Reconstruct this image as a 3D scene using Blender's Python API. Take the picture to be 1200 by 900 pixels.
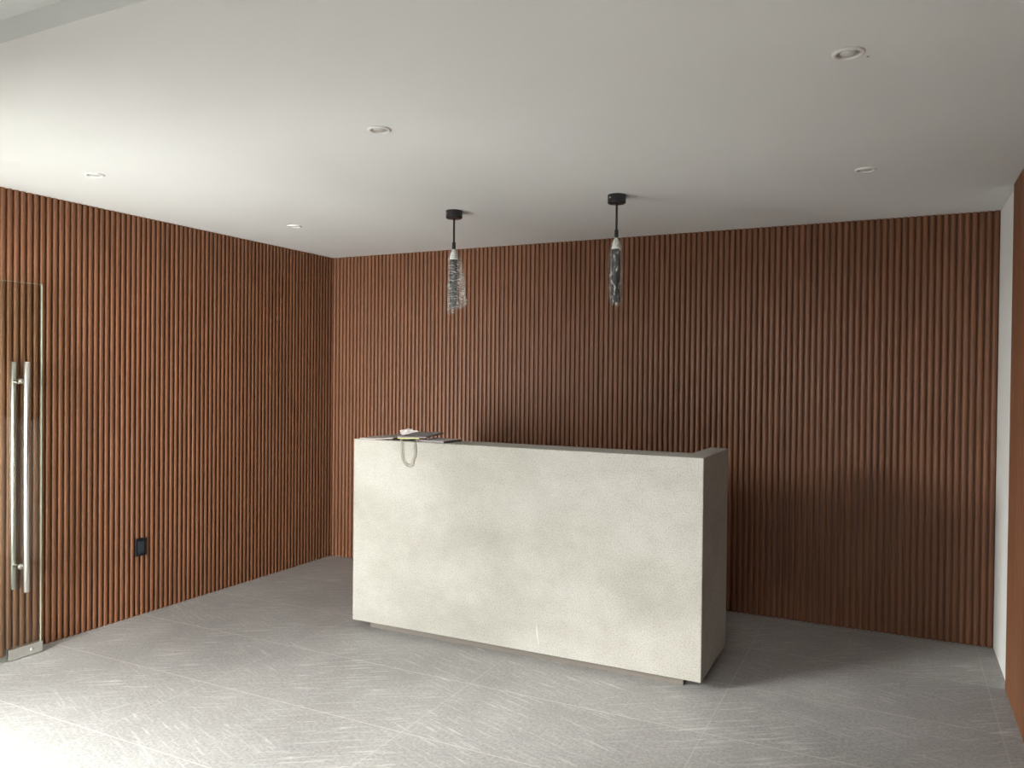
import bpy, bmesh, math, random
from mathutils import Vector, Matrix

C = bpy.context.scene
for o in list(bpy.data.objects):
    bpy.data.objects.remove(o)
COL = C.collection
random.seed(7)

# ------------------------------------------------------------------ camera
F_PX, YAW, PITCH, ROLL, CAM_H = 914.75, -0.459, -0.0112, 0.0104, 1.58
fw = Vector((math.sin(YAW)*math.cos(PITCH), math.cos(YAW)*math.cos(PITCH), math.sin(PITCH)))
r0 = Vector((math.cos(YAW), -math.sin(YAW), 0)); u0 = r0.cross(fw)
rt = r0*math.cos(ROLL) + u0*math.sin(ROLL)
up = -r0*math.sin(ROLL) + u0*math.cos(ROLL)
cd = bpy.data.cameras.new('camera'); cam = bpy.data.objects.new('camera', cd); COL.objects.link(cam)
cd.sensor_width = 36; cd.lens = F_PX/1200*36; cd.clip_start = 0.02
cam.matrix_world = Matrix(((rt.x, up.x, -fw.x, 0), (rt.y, up.y, -fw.y, 0), (rt.z, up.z, -fw.z, CAM_H), (0, 0, 0, 1)))
C.camera = cam

# ------------------------------------------------------------------ light and exposure
W = bpy.data.worlds.new('sky'); C.world = W; W.use_nodes = True
bg = W.node_tree.nodes['Background']
bg.inputs['Color'].default_value = (0.86, 0.93, 1.0, 1); bg.inputs['Strength'].default_value = 0.7

def area(name, loc, target, sx, sy, power, col):
    d = bpy.data.lights.new(name, 'AREA'); d.shape = 'RECTANGLE'; d.size = sx; d.size_y = sy
    d.energy = power; d.color = col
    o = bpy.data.objects.new(name, d); COL.objects.link(o); o.location = loc
    o.rotation_euler = (Vector(target)-Vector(loc)).to_track_quat('-Z', 'Y').to_euler()
    return o
area('daylight_doorway', (-3.70, 1.36, 1.06), (-3.60, 2.36, 1.05), 1.16, 2.0, 20, (1.0, 1.0, 0.96))
dr = area('daylight_street_right', (-3.35, -0.5, 1.12), (-4.35, 3.4, 1.0), 0.9, 2.0, 80, (1.0, 1.0, 0.965)); dr.data.spread = math.radians(85)
dl = area('daylight_street', (-6.2, -1.2, 2.75), (0.0, 3.9, 0.5), 2.2, 1.9, 450, (1.0, 1.0, 0.965)); dl.data.spread = math.radians(120)
dg = area('daylight_street_low', (-6.0, -1.0, 0.55), (-1.2, 3.9, 1.9), 2.0, 1.0, 52, (1.0, 1.0, 0.965)); dg.data.spread = math.radians(130)
sk = area('sky_over_street', (-5.0, -0.1, 6.0), (-3.4, 1.9, 0.0), 1.5, 1.5, 62, (0.78, 0.95, 1.0)); sk.data.spread = math.radians(70)
fl = area('fill_room_behind', (-1.1, -2.15, 1.85), (-1.1, 0.15, 0.0), 2.4, 0.9, 128, (1.0, 0.98, 0.95)); fl.data.spread = math.radians(52)  # unseen fill lamp, added to brighten the near floor and ceiling
sd = bpy.data.lights.new('sun', 'SUN'); sd.energy = 3.0; sd.angle = .01; sd.color = (1, .97, .9)
sun = bpy.data.objects.new('sun', sd); COL.objects.link(sun)
sun.rotation_euler = Vector((.62, -.12, -.78)).to_track_quat('-Z', 'Y').to_euler()
C.view_settings.view_transform = 'Standard'; C.view_settings.look = 'None'
C.view_settings.gamma = 1; C.view_settings.use_curve_mapping = False
C.view_settings.exposure = 0.0

# ------------------------------------------------------------------ measures
XL, YB, XR, H = -4.384, 5.368, 0.527, 2.577     # left slat faces, back slat faces, right white wall, ceiling
XP = 0.513                                      # face of the brown panel on the right
STEP_Y, H2 = 1.45, 2.647                        # edge of the dropped ceiling, ceiling beyond it
PITCH_S, DEPTH_S = 0.037, 0.018
DOOR_X0, DOOR_X1, DOOR_Z = -4.32, -2.80, 2.09      # street doorway beyond the left edge of the picture

# ------------------------------------------------------------------ materials
def new_mat(name, col=(.8, .8, .8), rough=.6, metal=0.0):
    m = bpy.data.materials.new(name); m.use_nodes = True
    b = m.node_tree.nodes['Principled BSDF']
    b.inputs['Base Color'].default_value = (*col, 1); b.inputs['Roughness'].default_value = rough
    b.inputs['Metallic'].default_value = metal
    return m, m.node_tree, b
def N(t, kind, **kw):
    n = t.nodes.new(kind)
    for k, v in kw.items():
        if k in n.inputs: n.inputs[k].default_value = v
        else: setattr(n, k, v)
    return n
def pos(t, scale=(1, 1, 1), rot=(0, 0, 0), src=None):
    if any(rot) and src is None:
        q = N(t, 'ShaderNodeMapping'); q.inputs['Rotation'].default_value = rot
        t.links.new(N(t, 'ShaderNodeNewGeometry').outputs['Position'], q.inputs['Vector']); src = q.outputs['Vector']; rot = (0, 0, 0)
    mp = N(t, 'ShaderNodeMapping'); mp.inputs['Scale'].default_value = scale; mp.inputs['Rotation'].default_value = rot
    if src is None: src = N(t, 'ShaderNodeNewGeometry').outputs['Position']
    t.links.new(src, mp.inputs['Vector']); return mp.outputs['Vector']
def noise(t, vec, scale, detail=4, rough=.55):
    n = N(t, 'ShaderNodeTexNoise'); n.inputs['Scale'].default_value = scale
    n.inputs['Detail'].default_value = detail; n.inputs['Roughness'].default_value = rough
    t.links.new(vec, n.inputs['Vector']); return n.outputs['Fac']
def ramp(t, fac, stops):
    r = N(t, 'ShaderNodeValToRGB'); e = r.color_ramp.elements
    while len(e) < len(stops): e.new(.5)
    for i, (p, c) in enumerate(stops):
        e[i].position = p; e[i].color = (*c, 1) if len(c) == 3 else c
    t.links.new(fac, r.inputs['Fac']); return r.outputs['Color']
def mix(t, fac, a, b, mode='MIX'):
    m = N(t, 'ShaderNodeMix', data_type='RGBA', blend_type=mode)
    for sock, v in ((m.inputs[0], fac), (m.inputs[6], a), (m.inputs[7], b)):
        if isinstance(v, (int, float)): sock.default_value = v
        elif isinstance(v, tuple): sock.default_value = (*v, 1)
        else: t.links.new(v, sock)
    return m.outputs[2]
def mth(t, op, a, b=None):
    m = N(t, 'ShaderNodeMath', operation=op)
    for i, v in enumerate((a, b)):
        if v is None: continue
        if isinstance(v, (int, float)): m.inputs[i].default_value = v
        else: t.links.new(v, m.inputs[i])
    return m.outputs[0]
def bump(t, b, height, strength, dist=.01):
    n = N(t, 'ShaderNodeBump'); n.inputs['Strength'].default_value = strength; n.inputs['Distance'].default_value = dist
    t.links.new(height, n.inputs['Height']); t.links.new(n.outputs['Normal'], b.inputs['Normal'])
def G(v): return (v, v, v)

def wood_mat():
    m, t, b = new_mat('slat_wood', rough=.46)
    g1 = noise(t, pos(t, (30, 30, .5)), 1.0, 3)
    g2 = noise(t, pos(t, (160, 160, 2.2)), 1.0, 4)
    c = ramp(t, g1, [(.3, (.162, .067, .032)), (.7, (.216, .0905, .0445))])
    d = ramp(t, g2, [(.3, G(.74)), (.7, G(1.12))])
    t.links.new(mix(t, 1.0, c, d, 'MULTIPLY'), b.inputs['Base Color'])
    b.inputs['Specular IOR Level'].default_value = .38
    bump(t, b, g2, .12, .002); return m
def paint_mat(name, col, bs=.06):
    m, t, b = new_mat(name, rough=.85)
    v = pos(t); n = noise(t, v, 1.3, 3)
    t.links.new(ramp(t, n, [(.3, tuple(x*.965 for x in col)), (.7, col)]), b.inputs['Base Color'])
    b.inputs['Specular IOR Level'].default_value = .2
    bump(t, b, noise(t, v, 120, 3), bs, .003); return m
def plaster_mat():
    m, t, b = new_mat('desk_plaster', rough=.8)
    v = pos(t)
    big = noise(t, pos(t, (1.1, 1.1, 1.6)), 1.7, 4, .6)
    mid = noise(t, v, 14, 5, .65); fine = noise(t, v, 150, 3, .7)
    c = ramp(t, big, [(.30, (.345, .333, .294)), (.48, (.398, .384, .342)), (.66, (.443, .430, .392))])
    c = mix(t, .5, c, ramp(t, mid, [(.3, G(.86)), (.7, G(1.0))]), 'MULTIPLY')
    c = mix(t, .8, c, ramp(t, fine, [(.36, G(.62)), (.52, G(1.0))]), 'MULTIPLY')
    t.links.new(c, b.inputs['Base Color']); b.inputs['Specular IOR Level'].default_value = .25
    h = mth(t, 'ADD', mth(t, 'MULTIPLY', mid, 1.0), mth(t, 'MULTIPLY', fine, .5))
    bump(t, b, h, .35, .006); return m
def floor_mat():
    m, t, b = new_mat('stone_tile', rough=.45)
    v = pos(t)
    base = ramp(t, noise(t, v, 1.6, 5, .6), [(.3, (.292, .288, .277)), (.7, (.385, .380, .366))])
    gr = noise(t, v, 70, 4, .7)
    base = mix(t, 1.0, base, ramp(t, gr, [(.28, G(.62)), (.72, G(1.24))]), 'MULTIPLY')
    wob = noise(t, v, 2.2, 3)
    def streak(rot, scale, lo, hi, amt):
        s = noise(t, pos(t, scale, (0, 0, rot)), 1.0, 5, .62)
        k = ramp(t, s, [(lo, G(0)), (hi, G(1))])
        return mth(t, 'MULTIPLY', k, amt)
    s1 = streak(math.radians(-34), (5, 48, 3), .52, .76, .85)
    s2 = streak(math.radians(20), (5, 60, 3), .54, .76, .80)
    s3 = streak(math.radians(-66), (.8, 46, 3), .64, .74, .5)
    pick = ramp(t, noise(t, v, .9, 2), [(.44, G(0)), (.56, G(1))])
    sel = mix(t, pick, s1, s2)
    clump = ramp(t, noise(t, v, 3.2, 4, .65), [(.34, G(.40)), (.62, G(1))])
    s = mth(t, 'MULTIPLY', mth(t, 'MAXIMUM', sel, s3), clump)
    c = mix(t, s, base, (.68, .675, .665))
    # grout joints of 1.19 x 0.612 m tiles
    sp = N(t, 'ShaderNodeSeparateXYZ'); t.links.new(v, sp.inputs[0])
    def joint(sock, off, p, w):
        f = mth(t, 'FRACT', mth(t, 'DIVIDE', mth(t, 'ADD', sock, 100*p-off), p))
        f = mth(t, 'ABSOLUTE', mth(t, 'SUBTRACT', f, .5))
        return mth(t, 'GREATER_THAN', f, .5-w/p/2)
    j = mth(t, 'MAXIMUM', mth(t, 'MULTIPLY', joint(sp.outputs['X'], -.752, 1.19, .0055), .5), joint(sp.outputs['Y'], 3.475, .612, .0055))
    c = mix(t, mth(t, 'MULTIPLY', j, .6), c, (.60, .57, .53))
    t.links.new(c, b.inputs['Base Color'])
    b.inputs['Specular IOR Level'].default_value = .4
    t.links.new(mth(t, 'ADD', mth(t, 'MULTIPLY', gr, .3), .32), b.inputs['Roughness'])
    bump(t, b, mth(t, 'ADD', gr, mth(t, 'MULTIPLY', s, .6)), .22, .004); return m

M = {}
M['wood'] = wood_mat()
M['ceiling'] = paint_mat('ceiling_paint', (.80, .815, .80))
M['white'] = paint_mat('wall_paint', (.82, .83, .80))
M['plaster'] = plaster_mat()
M['floor'] = floor_mat()
M['plinth'] = paint_mat('plinth_board', (.17, .15, .13), .2)
M['concrete'] = paint_mat('outside_ground', (.42, .41, .39), .2)
M['black'] = new_mat('black_metal', (.012, .012, .013), .35)[0]
M['black_plastic'] = new_mat('black_plastic', (.010, .011, .013), .3)[0]
M['slate_plastic'] = new_mat('slate_plastic', (.030, .040, .050), .35)[0]
M['steel'] = new_mat('brushed_steel', (.78, .77, .74), .25, 1.0)[0]
M['ring'] = new_mat('white_trim', (.82, .82, .80), .4)[0]
M['reflector'] = new_mat('reflector_metal', (.55, .55, .54), .3, .8)[0]
M['lens'] = new_mat('frosted_lens', (.62, .62, .60), .25)[0]
M['dark_shade'] = new_mat('smoked_shade', (.025, .027, .028), .25)[0]
def glass_mat(name, tint, rough=0.0):
    m, t, b = new_mat(name, tint, rough)
    b.inputs['Transmission Weight'].default_value = 1.0; b.inputs['IOR'].default_value = 1.45
    return m
def pane_mat():
    m, t, b = new_mat('clear_glass')
    t.nodes.remove(b)
    tr = N(t, 'ShaderNodeBsdfTransparent'); tr.inputs['Color'].default_value = (.93, .955, .93, 1)
    gl = N(t, 'ShaderNodeBsdfGlossy'); gl.inputs['Roughness'].default_value = .01
    fr = N(t, 'ShaderNodeFresnel'); ge = N(t, 'ShaderNodeNewGeometry')
    t.links.new(mth(t, 'SUBTRACT', 1.5, mth(t, 'MULTIPLY', ge.outputs['Backfacing'], 1.5-1/1.5)), fr.inputs['IOR'])
    mx = N(t, 'ShaderNodeMixShader')
    t.links.new(fr.outputs[0], mx.inputs[0]); t.links.new(tr.outputs[0], mx.inputs[1]); t.links.new(gl.outputs[0], mx.inputs[2])
    t.links.new(mx.outputs[0], t.nodes['Material Output'].inputs['Surface']); return m
M['pane'] = pane_mat()
M['glass_edge'] = new_mat('polished_glass_edge', (.24, .30, .25), .12)[0]
def wrap_mat(name, sc, lo, hi):
    m, t, b = new_mat(name, (.80, .82, .80), .16)
    tr = N(t, 'ShaderNodeBsdfTransparent'); tr.inputs['Color'].default_value = (.92, .935, .92, 1)
    a = noise(t, pos(t, sc), 1.0, 3, .6)
    bump(t, b, a, .9, .01)
    b.inputs['Specular IOR Level'].default_value = .9
    k = ramp(t, a, [(lo, G(.05)), ((lo+hi)/2, G(.16)), (hi, G(.62))])
    mx = N(t, 'ShaderNodeMixShader')
    t.links.new(k, mx.inputs[0]); t.links.new(tr.outputs[0], mx.inputs[1]); t.links.new(b.outputs[0], mx.inputs[2])
    t.links.new(mx.outputs[0], t.nodes['Material Output'].inputs['Surface']); return m
M['wrap_ribbed'] = wrap_mat('ribbed_clear_wrap', (45, 45, 190), .42, .66)
M['wrap_streaked'] = wrap_mat('streaked_clear_wrap', (95, 95, 26), .46, .70)
M['foam'] = paint_mat('white_foam', (.78, .78, .76), .3)
M['paper_grey'] = paint_mat('grey_paper', (.44, .39, .375))
M['paper_pink'] = paint_mat('pale_paper', (.62, .54, .50))
M['paper_dark'] = paint_mat('dark_paper', (.22, .20, .205))
M['paper_white'] = paint_mat('white_paper', (.80, .74, .72), .3)
M['paper_yellow'] = paint_mat('yellow_paper', (.66, .62, .30))
M['cord'] = new_mat('cord', (.34, .31, .24), .8)[0]
M['pen'] = new_mat('pen_blue_grey', (.23, .27, .30), .35)[0]
M['red_print'] = new_mat('red_print', (.55, .19, .13), .6)[0]
M['drip'] = paint_mat('pale_plaster_smear', (.52, .51, .47))
M['speck'] = new_mat('dark_speck', (.05, .05, .05), .8)[0]

# ------------------------------------------------------------------ mesh helpers
def link(name, bm, mat, parent=None, smooth=False, kind=None):
    me = bpy.data.meshes.new(name)
    bmesh.ops.recalc_face_normals(bm, faces=bm.faces[:])
    bm.to_mesh(me); bm.free()
    if smooth:
        for p in me.polygons: p.use_smooth = True
    o = bpy.data.objects.new(name, me); COL.objects.link(o)
    for mm in (mat if isinstance(mat, (list, tuple)) else [mat]): me.materials.append(mm)
    if parent: o.parent = parent
    if kind: o['kind'] = kind
    return o
def thing(name, label, cat, loc=(0, 0, 0), rz=0, group=None):
    o = bpy.data.objects.new(name, None); COL.objects.link(o); o.empty_display_size = .05
    o.location = loc; o.rotation_euler = (0, 0, rz)
    tag(o, label, cat, group); return o
def tag(o, label, cat, group=None):
    o['label'] = label; o['category'] = cat
    if group: o['group'] = group
    return o
def box(bm, lo, hi, bevel=0, seg=2, mi=0):
    g = bmesh.ops.create_cube(bm, size=1)['verts']
    for v in g:
        v.co = Vector([(lo[i]+hi[i])/2 + v.co[i]*(hi[i]-lo[i]) for i in range(3)])
    fs = list({f for v in g for f in v.link_faces})
    for f in fs: f.material_index = mi
    if bevel:
        es = list({e for v in g for e in v.link_edges})
        bmesh.ops.bevel(bm, geom=es, offset=bevel, segments=seg, profile=.5, affect='EDGES')
def lathe(bm, prof, n=32, axis_xy=(0, 0), close=True):
    rings = []
    for r, z in prof:
        if r < 1e-6: rings.append([bm.verts.new((axis_xy[0], axis_xy[1], z))])
        else: rings.append([bm.verts.new((axis_xy[0]+r*math.cos(2*math.pi*k/n), axis_xy[1]+r*math.sin(2*math.pi*k/n), z)) for k in range(n)])
    for a, b in zip(rings, rings[1:]):
        for k in range(n):
            k2 = (k+1) % n
            if len(a) == 1 and len(b) > 1: bm.faces.new((a[0], b[k], b[k2]))
            elif len(b) == 1 and len(a) > 1: bm.faces.new((a[k], b[0], a[k2]))
            elif len(a) > 1: bm.faces.new((a[k], b[k], b[k2], a[k2]))
def tube(bm, pts, r, n=10, cap=True):
    pts = [Vector(p) for p in pts]; rings = []
    ref = Vector((0, 0, 1))
    for i, p in enumerate(pts):
        d = (pts[min(i+1, len(pts)-1)]-pts[max(i-1, 0)]).normalized()
        x = d.cross(ref if abs(d.z) < .9 else Vector((1, 0, 0))).normalized(); y = d.cross(x)
        rings.append([bm.verts.new(p + (x*math.cos(2*math.pi*k/n)+y*math.sin(2*math.pi*k/n))*r) for k in range(n)])
    for a, b in zip(rings, rings[1:]):
        for k in range(n): bm.faces.new((a[k], a[(k+1) % n], b[(k+1) % n], b[k]))
    if cap: bm.faces.new(rings[0]); bm.faces.new(rings[-1])
def spline(pts, n=10):
    P = [Vector(p) for p in pts]; P = [P[0]]+P+[P[-1]]; out = []
    for i in range(1, len(P)-2):
        for k in range(n):
            t = k/n; a, b, c, d = P[i-1:i+3]
            out.append(.5*((2*b)+(c-a)*t+(2*a-5*b+4*c-d)*t*t+(3*b-a-3*c+d)*t**3))
    out.append(P[-2]); return out

def flutes(length, z0, z1):
    """fluted cladding in its own frame: runs along +u, faces +v; front faces at v = 0"""
    bm = bmesh.new(); n = int(math.ceil(length/PITCH_S)); prof = []
    hw, rr = .0130, .0075
    for i in range(n):
        c = (i+.5)*PITCH_S
        pts = [(c-PITCH_S/2, -DEPTH_S), (c-hw-.0012, -DEPTH_S)]
        for k in range(4):
            a = math.pi - k*math.pi/2/3
            pts.append((c-hw+rr+rr*math.cos(a), -rr+rr*math.sin(a)*.85))
        pts.append((c, 0.0))
        for k in range(4):
            a = math.pi/2 - k*math.pi/2/3
            pts.append((c+hw-rr+rr*math.cos(a), -rr+rr*math.sin(a)*.85))
        pts.append((c+hw+.0012, -DEPTH_S))
        prof += [q for q in pts if q[0] <= length]
    prof.append((length, -DEPTH_S)); prof.append((length, -.027)); prof.append((0, -.027))
    lo = [bm.verts.new((u, v, z0)) for u, v in prof]; hi = [bm.verts.new((u, v, z1)) for u, v in prof]
    L = len(prof)
    for k in range(L): bm.faces.new((lo[k], lo[(k+1) % L], hi[(k+1) % L], hi[k]))
    bm.faces.new(lo[::-1]); bm.faces.new(hi)
    return bm

# ------------------------------------------------------------------ the setting
bm = bmesh.new(); box(bm, (XL-.3, 1.3, -.055), (XR+.3, YB+.3, 0)); box(bm, (-2.9, -2.6, -.055), (XR+.3, 1.3, 0)); link('floor', bm, M['floor'], kind='structure')
bm = bmesh.new(); box(bm, (-16, -14, -.20), (8, 9, -.06)); g = link('ground', bm, M['concrete'], kind='structure')

bm = bmesh.new()
box(bm, (XL-.3, STEP_Y, H), (XR+.3, YB+.3, H+.3))
ceil = link('ceiling', bm, M['ceiling'], kind='structure')
bm = bmesh.new(); lathe(bm, [(0, -.0005), (.003, -.0005), (.0042, 0), (0, .001)], 12)
o = link('screw_hole', bm, M['speck'], ceil); o.location = (-.0975, 2.658, H); tag(o, 'small dark hole', 'x'); del o['category']
bm = bmesh.new(); box(bm, (-3.0, -2.6, H2), (XR+.3, STEP_Y, H+.3)); link('ceiling_front', bm, M['ceiling'], kind='structure')

# back wall
bm = bmesh.new(); box(bm, (XL-.3, YB+.027, 0), (XR+.3, YB+.25, H))
wb = link('wall_back', bm, M['white'], kind='structure')
o = link('slat_cladding', flutes(XR-XL, .001, H-.001), M['wood'], wb); o.matrix_world = Matrix(((-1, 0, 0, XR), (0, -1, 0, YB), (0, 0, 1, 0), (0, 0, 0, 1)))
# left wall
bm = bmesh.new(); box(bm, (XL-.25, STEP_Y, 0), (XL-.027, YB+.025, H))
wl = link('wall_left', bm, M['white'], kind='structure')
o = link('slat_cladding', flutes(YB-STEP_Y+.018, .001, H-.001), M['wood'], wl)
o.matrix_world = Matrix(((0, 1, 0, XL), (-1, 0, 0, YB+.018), (0, 0, 1, 0), (0, 0, 0, 1)))
# right wall: bare plaster beside the back wall, brown cladding nearer
bm = bmesh.new(); box(bm, (XR, 4.70, 0), (XR+.25, YB+.02, H), .004)
box(bm, (XP+.027, -2.6, 0), (XR+.25, 4.70, H2))
wr = link('wall_right', bm, M['white'], kind='structure')
o = link('slat_cladding', flutes(4.70+1.3, .001, H-.001), M['wood'], wr)
o.matrix_world = Matrix(((0, -1, 0, XP), (1, 0, 0, -1.3), (0, 0, 1, 0), (0, 0, 0, 1)))
# wall behind the photographer, right of the entrance; opening added for the fill lamp
bm = bmesh.new()
box(bm, (-2.9, -2.6, 0), (-2.35, -2.4, H2)); box(bm, (.2, -2.6, 0), (XR+.01, -2.4, H2)); box(bm, (-2.35, -2.6, 2.35), (.2, -2.4, H2))
link('wall_front', bm, M['white'], kind='structure')
# wall with the street doorway, and its return towards the photographer
bm = bmesh.new()
box(bm, (XL-.25, 1.30, 0), (DOOR_X0, 1.47, H)); box(bm, (DOOR_X1, 1.30, 0), (-2.72, 1.47, H)); box(bm, (DOOR_X0, 1.30, DOOR_Z), (DOOR_X1, 1.47, H))
box(bm, (-2.9, -2.6, 0), (-2.72, 1.30, H2))
link('wall_entrance', bm, M['white'], kind='structure')

# ------------------------------------------------------------------ glass door, swung open along the left wall
GX, GY0, GY1, GZ0, GZ1 = -4.300, 1.50, 2.753, .012, 2.060
door = bpy.data.objects.new('door_1', None); COL.objects.link(door); door.location = (GX, GY0, 0); door['kind'] = 'structure'
tag(door, 'frameless glass door with long steel pull bars, open against the slatted wall', 'door')
bm = bmesh.new(); box(bm, (-.005, 0, GZ0), (.005, GY1-GY0, GZ1), .0012, 1); 
for f in bm.faces:
    f.material_index = 0 if abs(f.normal.x) > .9 else 1
link('glass_pane', bm, [M['pane'], M['glass_edge']], door)
def patch(y0, y1):
    bm = bmesh.new()
    for s in (-1, 1):
        a, b = sorted((s*.0052, s*.017)); box(bm, (a, y0, .004), (b, y1, .064), .002, 2)
    box(bm, (-.012, y0, .004), (.012, y1, .0125))
    return link('patch_fitting', bm, M['steel'], door)
pf = patch(GY1-GY0-.186, GY1-GY0+.002); patch(0, .17)
bm = bmesh.new(); lathe(bm, [(0, .0035), (.0075, .0035), (.009, .002), (.009, -.0005)], 20)
o = link('lock_cylinder', bm, M['reflector'], pf); o.matrix_world = Matrix(((0, 0, 1, .017), (0, 1, 0, GY1-GY0-.06), (-1, 0, 0, .034), (0, 0, 0, 1)))
o.matrix_parent_inverse = Matrix.Identity(4)
for s in (-1, 1):
    bm = bmesh.new(); x = s*.060; y = 2.633-GY0
    lathe(bm, [(0, .372), (.0145, .372), (.016, .374), (.016, 1.624), (.0145, 1.626), (0, 1.626)], 24, (x, y))
    h = link('pull_bar', bm, M['steel'], door, True)
    for z in (.504, 1.520):
        bm = bmesh.new()
        tube(bm, [(s*.0052, y, z), (s*.052, y, z)], .0095, 16)
        tube(bm, [(s*.0052, y, z), (s*.011, y, z)], .016, 20)
        link('standoff', bm, M['steel'], h)

# ------------------------------------------------------------------ reception desk
DX0, DX1, DY0, DY1, DZ0, DZ1 = -3.032, -.863, 3.920, 4.545, .045, 1.1755
desk = thing('reception_desk', 'pale plastered reception desk standing before the slatted back wall', 'desk', ((DX0+DX1)/2, (DY0+DY1)/2, 0))
ox, oy = (DX0+DX1)/2, (DY0+DY1)/2
bm = bmesh.new()
T, S = .225, .105
pts = [(DX0, DY0), (DX1, DY0), (DX1, DY1), (DX1-S, DY1), (DX1-S, DY0+T), (DX0+S, DY0+T), (DX0+S, DY1), (DX0, DY1)]
lo = [bm.verts.new((x-ox, y-oy, DZ0)) for x, y in pts]; hi = [bm.verts.new((x-ox, y-oy, DZ1)) for x, y in pts]
for k in range(8): bm.faces.new((lo[k], lo[(k+1) % 8], hi[(k+1) % 8], hi[k]))
bm.faces.new(lo[::-1]); bm.faces.new(hi)
bmesh.ops.bevel(bm, geom=bm.edges[:], offset=.005, segments=2, profile=.5, affect='EDGES')
body = link('body', bm, M['plaster'], desk)
bm = bmesh.new()
rows = [(-1.771, .232, .0012), (-1.769, .205, .002), (-1.767, .165, .0065), (-1.759, .125, .005), (-1.751, .092, .003), (-1.745, .070, .0012)]
vs = [(bm.verts.new((x-w-ox, DY0-.0003-oy, z)), bm.verts.new((x-ox, DY0-.0022-oy, z)), bm.verts.new((x+w-ox, DY0-.0003-oy, z))) for x, z, w in rows]
for p, q in zip(vs, vs[1:]):
    bm.faces.new((p[0], p[1], q[1], q[0])); bm.faces.new((p[1], p[2], q[2], q[1])); bm.faces.new((p[0], q[0], q[2], p[2]))
link('plaster_drip', bm, M['drip'], body)
bm = bmesh.new(); box(bm, (DX0+.105-ox, DY0+.045-oy, 0), (DX1-.10-ox, DY1-.06-oy, DZ0+.002), .002, 1); link('plinth', bm, M['plinth'], desk)
bm = bmesh.new(); box(bm, (DX0+S+.002-ox, DY0+T+.002-oy, .71), (DX1-S-.002-ox, DY1-.03-oy, .745), .003); link('worktop', bm, M['white'], desk)

# ------------------------------------------------------------------ pendants
def pendant(x, y, label, flare):
    t = thing('pendant_lamp', label, 'pendant lamp', (x, y, H), 0, 'pendant lamps above the reception desk')
    bm = bmesh.new(); lathe(bm, [(0, 0), (.050, 0), (.050, -.042), (.046, -.047), (0, -.047)], 36)
    cp = link('ceiling_canopy', bm, M['black'], t)
    bm = bmesh.new(); tube(bm, [(-.020, -.0495, -.022), (-.021, -.0525, -.022)], .004, 12); link('screw', bm, M['steel'], cp)
    bm = bmesh.new(); tube(bm, [(0, 0, -.045), (0, 0, -.235)], .0062, 14); rod = link('rod', bm, M['black'], t)
    bm = bmesh.new(); lathe(bm, [(0, -.190), (.0105, -.192), (.0115, -.226), (.008, -.234), (0, -.235)], 20); link('socket_cap', bm, M['black'], t)
    bm = bmesh.new(); lathe(bm, [(0, -.234), (.009, -.236), (.020, -.262), (.026, -.292), (.022, -.300), (0, -.300)], 24); link('foam_collar', bm, M['foam'], t)
    bm = bmesh.new(); prof = [(0, -.298), (.023, -.298), (.0235, -.585), (.021, -.590), (.019, -.585), (.0185, -.310), (0, -.310)]
    lathe(bm, prof, 32); link('lamp_shade', bm, M['dark_shade'], t)
    # crinkled clear wrap round the shade
    bm = bmesh.new(); rnd = random.Random(int(-x*100)); n, m = 40, 46; rings = []
    ph = [rnd.uniform(0, 6.28) for _ in range(8)]
    for j in range(m+1):
        s = j/m; z = -.232 - s*(.372 if not flare else .375)
        r = .010+.026*min(1, s/.16)**.8
        if not flare: r += .003*math.sin(5*s+ph[0]) - .006*max(0, s-.85)/.15
        ring = []
        for k in range(n):
            a = 2*math.pi*k/n; ca, sa = math.cos(a), math.sin(a)
            rr = r*(1+.10*math.sin(3*a+9*s+ph[1])+.07*math.sin(7*a-14*s+ph[2])+.05*math.sin(40*s+2*a+ph[3]))
            px, py = rr*ca, rr*sa
            if flare and ca > 0:
                px += ca**1.5*(.060*min(1, s*1.1)**.9) ; py *= 1-.55*ca*min(1, s*2)
            zz = z + (.030*ca*s if flare else .006*s*math.sin(2*a+ph[4]))
            zz += .004*math.sin(5*a+ph[5])*s
            ring.append(bm.verts.new((px+rnd.uniform(-.0012, .0012), py+rnd.uniform(-.0012, .0012), zz)))
        rings.append(ring)
    for a, b in zip(rings, rings[1:]):
        for k in range(n): bm.faces.new((a[k], a[(k+1) % n], b[(k+1) % n], b[k]))
    link('plastic_wrap', bm, M['wrap_ribbed' if flare else 'wrap_streaked'], t)
    return t
pendant(-2.436, 4.110, 'black pendant lamp in clear wrap flaring to one side, nearer the left slatted wall', True)
pendant(-1.400, 4.110, 'black pendant lamp in slim tight clear wrap, above the right half of the desk', False)

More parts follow.
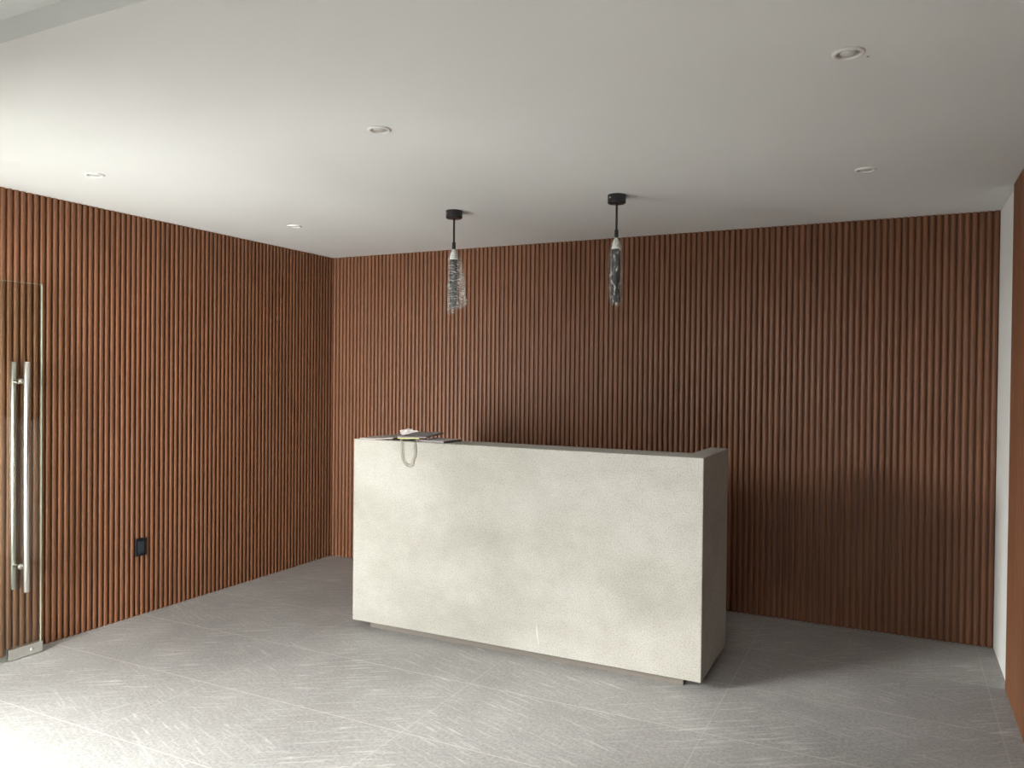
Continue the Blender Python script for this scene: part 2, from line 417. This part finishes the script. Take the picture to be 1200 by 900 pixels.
# ------------------------------------------------------------------ downlights
def downlight():
    t = thing('recessed_downlight', '', 'downlight', (0, 0, H), 0, 'recessed ceiling downlights')
    bm = bmesh.new(); lathe(bm, [(.034, -.0015), (.0355, -.006), (.041, -.0075), (.046, -.006), (.0485, 0), (.034, 0), (.034, -.0015)], 40)
    link('trim_ring', bm, M['ring'], t, True)
    bm = bmesh.new(); lathe(bm, [(.0342, -.0020), (.030, -.0008), (.026, -.0006), (.0242, -.0010)], 40); link('reflector', bm, M['reflector'], t, True)
    bm = bmesh.new(); lathe(bm, [(.0244, -.0008), (.0225, -.0045), (.012, -.0060), (0, -.0063)], 32); link('lens', bm, M['lens'], t, True)
    return t
spots = [(-.150, 2.602, 'white recessed downlight at the upper right, nearest to the small dark ceiling hole'),
         (-.152, 4.080, 'white recessed downlight near the back wall, right of both hanging lamps'),
         (-1.911, 2.620, 'white recessed downlight alone in the middle of the ceiling, in front of the hanging lamps'),
         (-3.672, 2.620, 'white recessed downlight above the slatted left wall near the glass door'),
         (-3.685, 4.100, 'white recessed downlight nearest the far corner of the two slatted walls')]
proto = downlight()
for i, (x, y, lab) in enumerate(spots):
    if i == 0: o = proto
    else:
        o = proto.copy(); COL.objects.link(o)
        for ch in proto.children:
            c = ch.copy(); COL.objects.link(c); c.parent = o
    o.location = (x, y, H); o['label'] = lab

# ------------------------------------------------------------------ switch on the left wall
sw = thing('wall_socket', 'small black wall socket low on the slatted left wall', 'socket', (XL, 3.462, .4425))
bm = bmesh.new(); box(bm, (-.004, -.039, -.058), (.006, .039, .058), .003, 2); link('cover_plate', bm, M['black_plastic'], sw)
bm = bmesh.new(); box(bm, (.0055, -.022, -.038), (.0085, .022, .038), .0012, 2); link('insert', bm, M['slate_plastic'], sw)

# ------------------------------------------------------------------ papers and bag on the desk
ZT = DZ1
def sheet(bm, w, d, z, th, nx=8, ny=6, f=None, mi=0):
    """flat bundle w x d, bottom at z, thickness th, top and bottom lifted by f(u, v)"""
    f = f or (lambda u, v: 0)
    def P(i, j, k): u, v = i/nx-.5, j/ny-.5; return (u*w, v*d, z+k*th+f(u, v))
    g = [[[bm.verts.new(P(i, j, k)) for j in range(ny+1)] for i in range(nx+1)] for k in (0, 1)]
    def face(*v): bm.faces.new(v).material_index = mi
    for i in range(nx):
        for j in range(ny):
            face(g[0][i][j], g[0][i][j+1], g[0][i+1][j+1], g[0][i+1][j]); face(g[1][i][j], g[1][i+1][j], g[1][i+1][j+1], g[1][i][j+1])
    for i in range(nx):
        for j in (0, ny): face(g[0][i][j], g[0][i+1][j], g[1][i+1][j], g[1][i][j])
    for j in range(ny):
        for i in (0, nx): face(g[0][i][j], g[1][i][j], g[1][i][j+1], g[0][i][j+1])
# left brochure
t = thing('brochure', 'pale pinkish open brochure at the left end of the desk top', 'brochure', (-2.885, 4.035, ZT), math.radians(6), 'papers on the desk top')
bm = bmesh.new(); sheet(bm, .235, .195, .0005, .0035, f=lambda u, v: .018*max(0, u+.1)**1.2); link('pages', bm, M['paper_pink'], t)
bm = bmesh.new(); sheet(bm, .238, .198, .0045, .0012, f=lambda u, v: .018*max(0, u+.1)**1.2); link('cover', bm, M['paper_grey'], t)
# right magazine
t = thing('magazine', 'grey magazine with a small red print, rightmost of the papers on the desk', 'magazine', (-2.478, 4.030, ZT), math.radians(-4), 'papers on the desk top')
bm = bmesh.new(); sheet(bm, .200, .19, .0005, .010); link('pages', bm, M['paper_dark'], t)
bm = bmesh.new(); sheet(bm, .203, .193, .0106, .0014); cv = link('cover', bm, M['paper_grey'], t)
bm = bmesh.new(); box(bm, (-.095, -.088, .0121), (-.04, -.045, .0126)); link('printed_patch', bm, M['red_print'], cv)
# flat paper bag with cord handles over the front edge
t = thing('paper_bag', 'flattened dark grey paper bag whose cord handles hang over the desk front', 'bag', (-2.618, 4.045, ZT), math.radians(2))
bm = bmesh.new(); sheet(bm, .20, .215, .0215, .008, f=lambda u, v: (.014*(v+.5)+.006*u)); link('bag_body', bm, M['paper_dark'], t)
bm = bmesh.new(); sheet(bm, .150, .030, .0165, .005, f=lambda u, v: .002*math.sin(5*u)); o = link('bag_lining', bm, M['paper_yellow'], t); o.location = (-.020, -.100, .0)
t_bag = t
for dx, dy, dip in ((0, 0, 0), (.010, -.003, .012)):
    Y = DY0-.006-4.045+dy
    pts = [(-.062+dx, -.09, .016), (-.062+dx, Y+.012, .0125), (-.062+dx, Y, -.004), (-.058+dx, Y-.002, -.07), (-.046+dx, Y-.002, -.118), (-.016+dx*.5, Y-.003, -.147+dip),
           (.022-dx*.5, Y-.003, -.142+dip), (.030-dx, Y-.002, -.11), (.046-dx, Y-.002, -.075), (.042-dx, Y-.001, -.02), (.044-dx, Y, -.004), (.044-dx, Y+.012, .0125), (.044-dx, -.09, .016)]
    bm = bmesh.new(); tube(bm, spline(pts, 8), .0021, 8); link('cord_handle', bm, M['cord'], t)
# crumpled paper behind the bag
tw = thing('crumpled_paper', 'crumpled white paper lump behind the grey paper bag on the desk', 'paper', (-2.842, 4.250, ZT))
bm = bmesh.new(); bmesh.ops.create_icosphere(bm, subdivisions=3, radius=1)
rnd = random.Random(3)
for v in bm.verts:
    k = 1+.16*math.sin(7*v.co.x+3*v.co.z)+.12*math.sin(9*v.co.y-5*v.co.x)+rnd.uniform(-.08, .08)
    v.co = Vector((v.co.x*.060*k, v.co.y*.036*k, max(-.9, v.co.z*k)*.025+.0228))
link('crumpled_sheet', bm, M['paper_white'], tw)
# pen
tp = thing('pen', 'slim blue grey pen lying between the paper bag and the magazine', 'pen', (-2.490, 4.010, ZT+.0165), math.radians(58))
bm = bmesh.new(); tube(bm, [(-.055, 0, 0), (.060, 0, 0)], .0042, 14); link('barrel', bm, M['pen'], tp)
bm = bmesh.new(); tube(bm, [(.060, 0, 0), (.068, 0, 0), (.072, 0, 0)], .0028, 12); link('tip', bm, M['steel'], tp)
bm = bmesh.new(); box(bm, (-.052, -.0015, .004), (-.015, .0015, .0062), .0005, 1); link('clip', bm, M['steel'], tp)
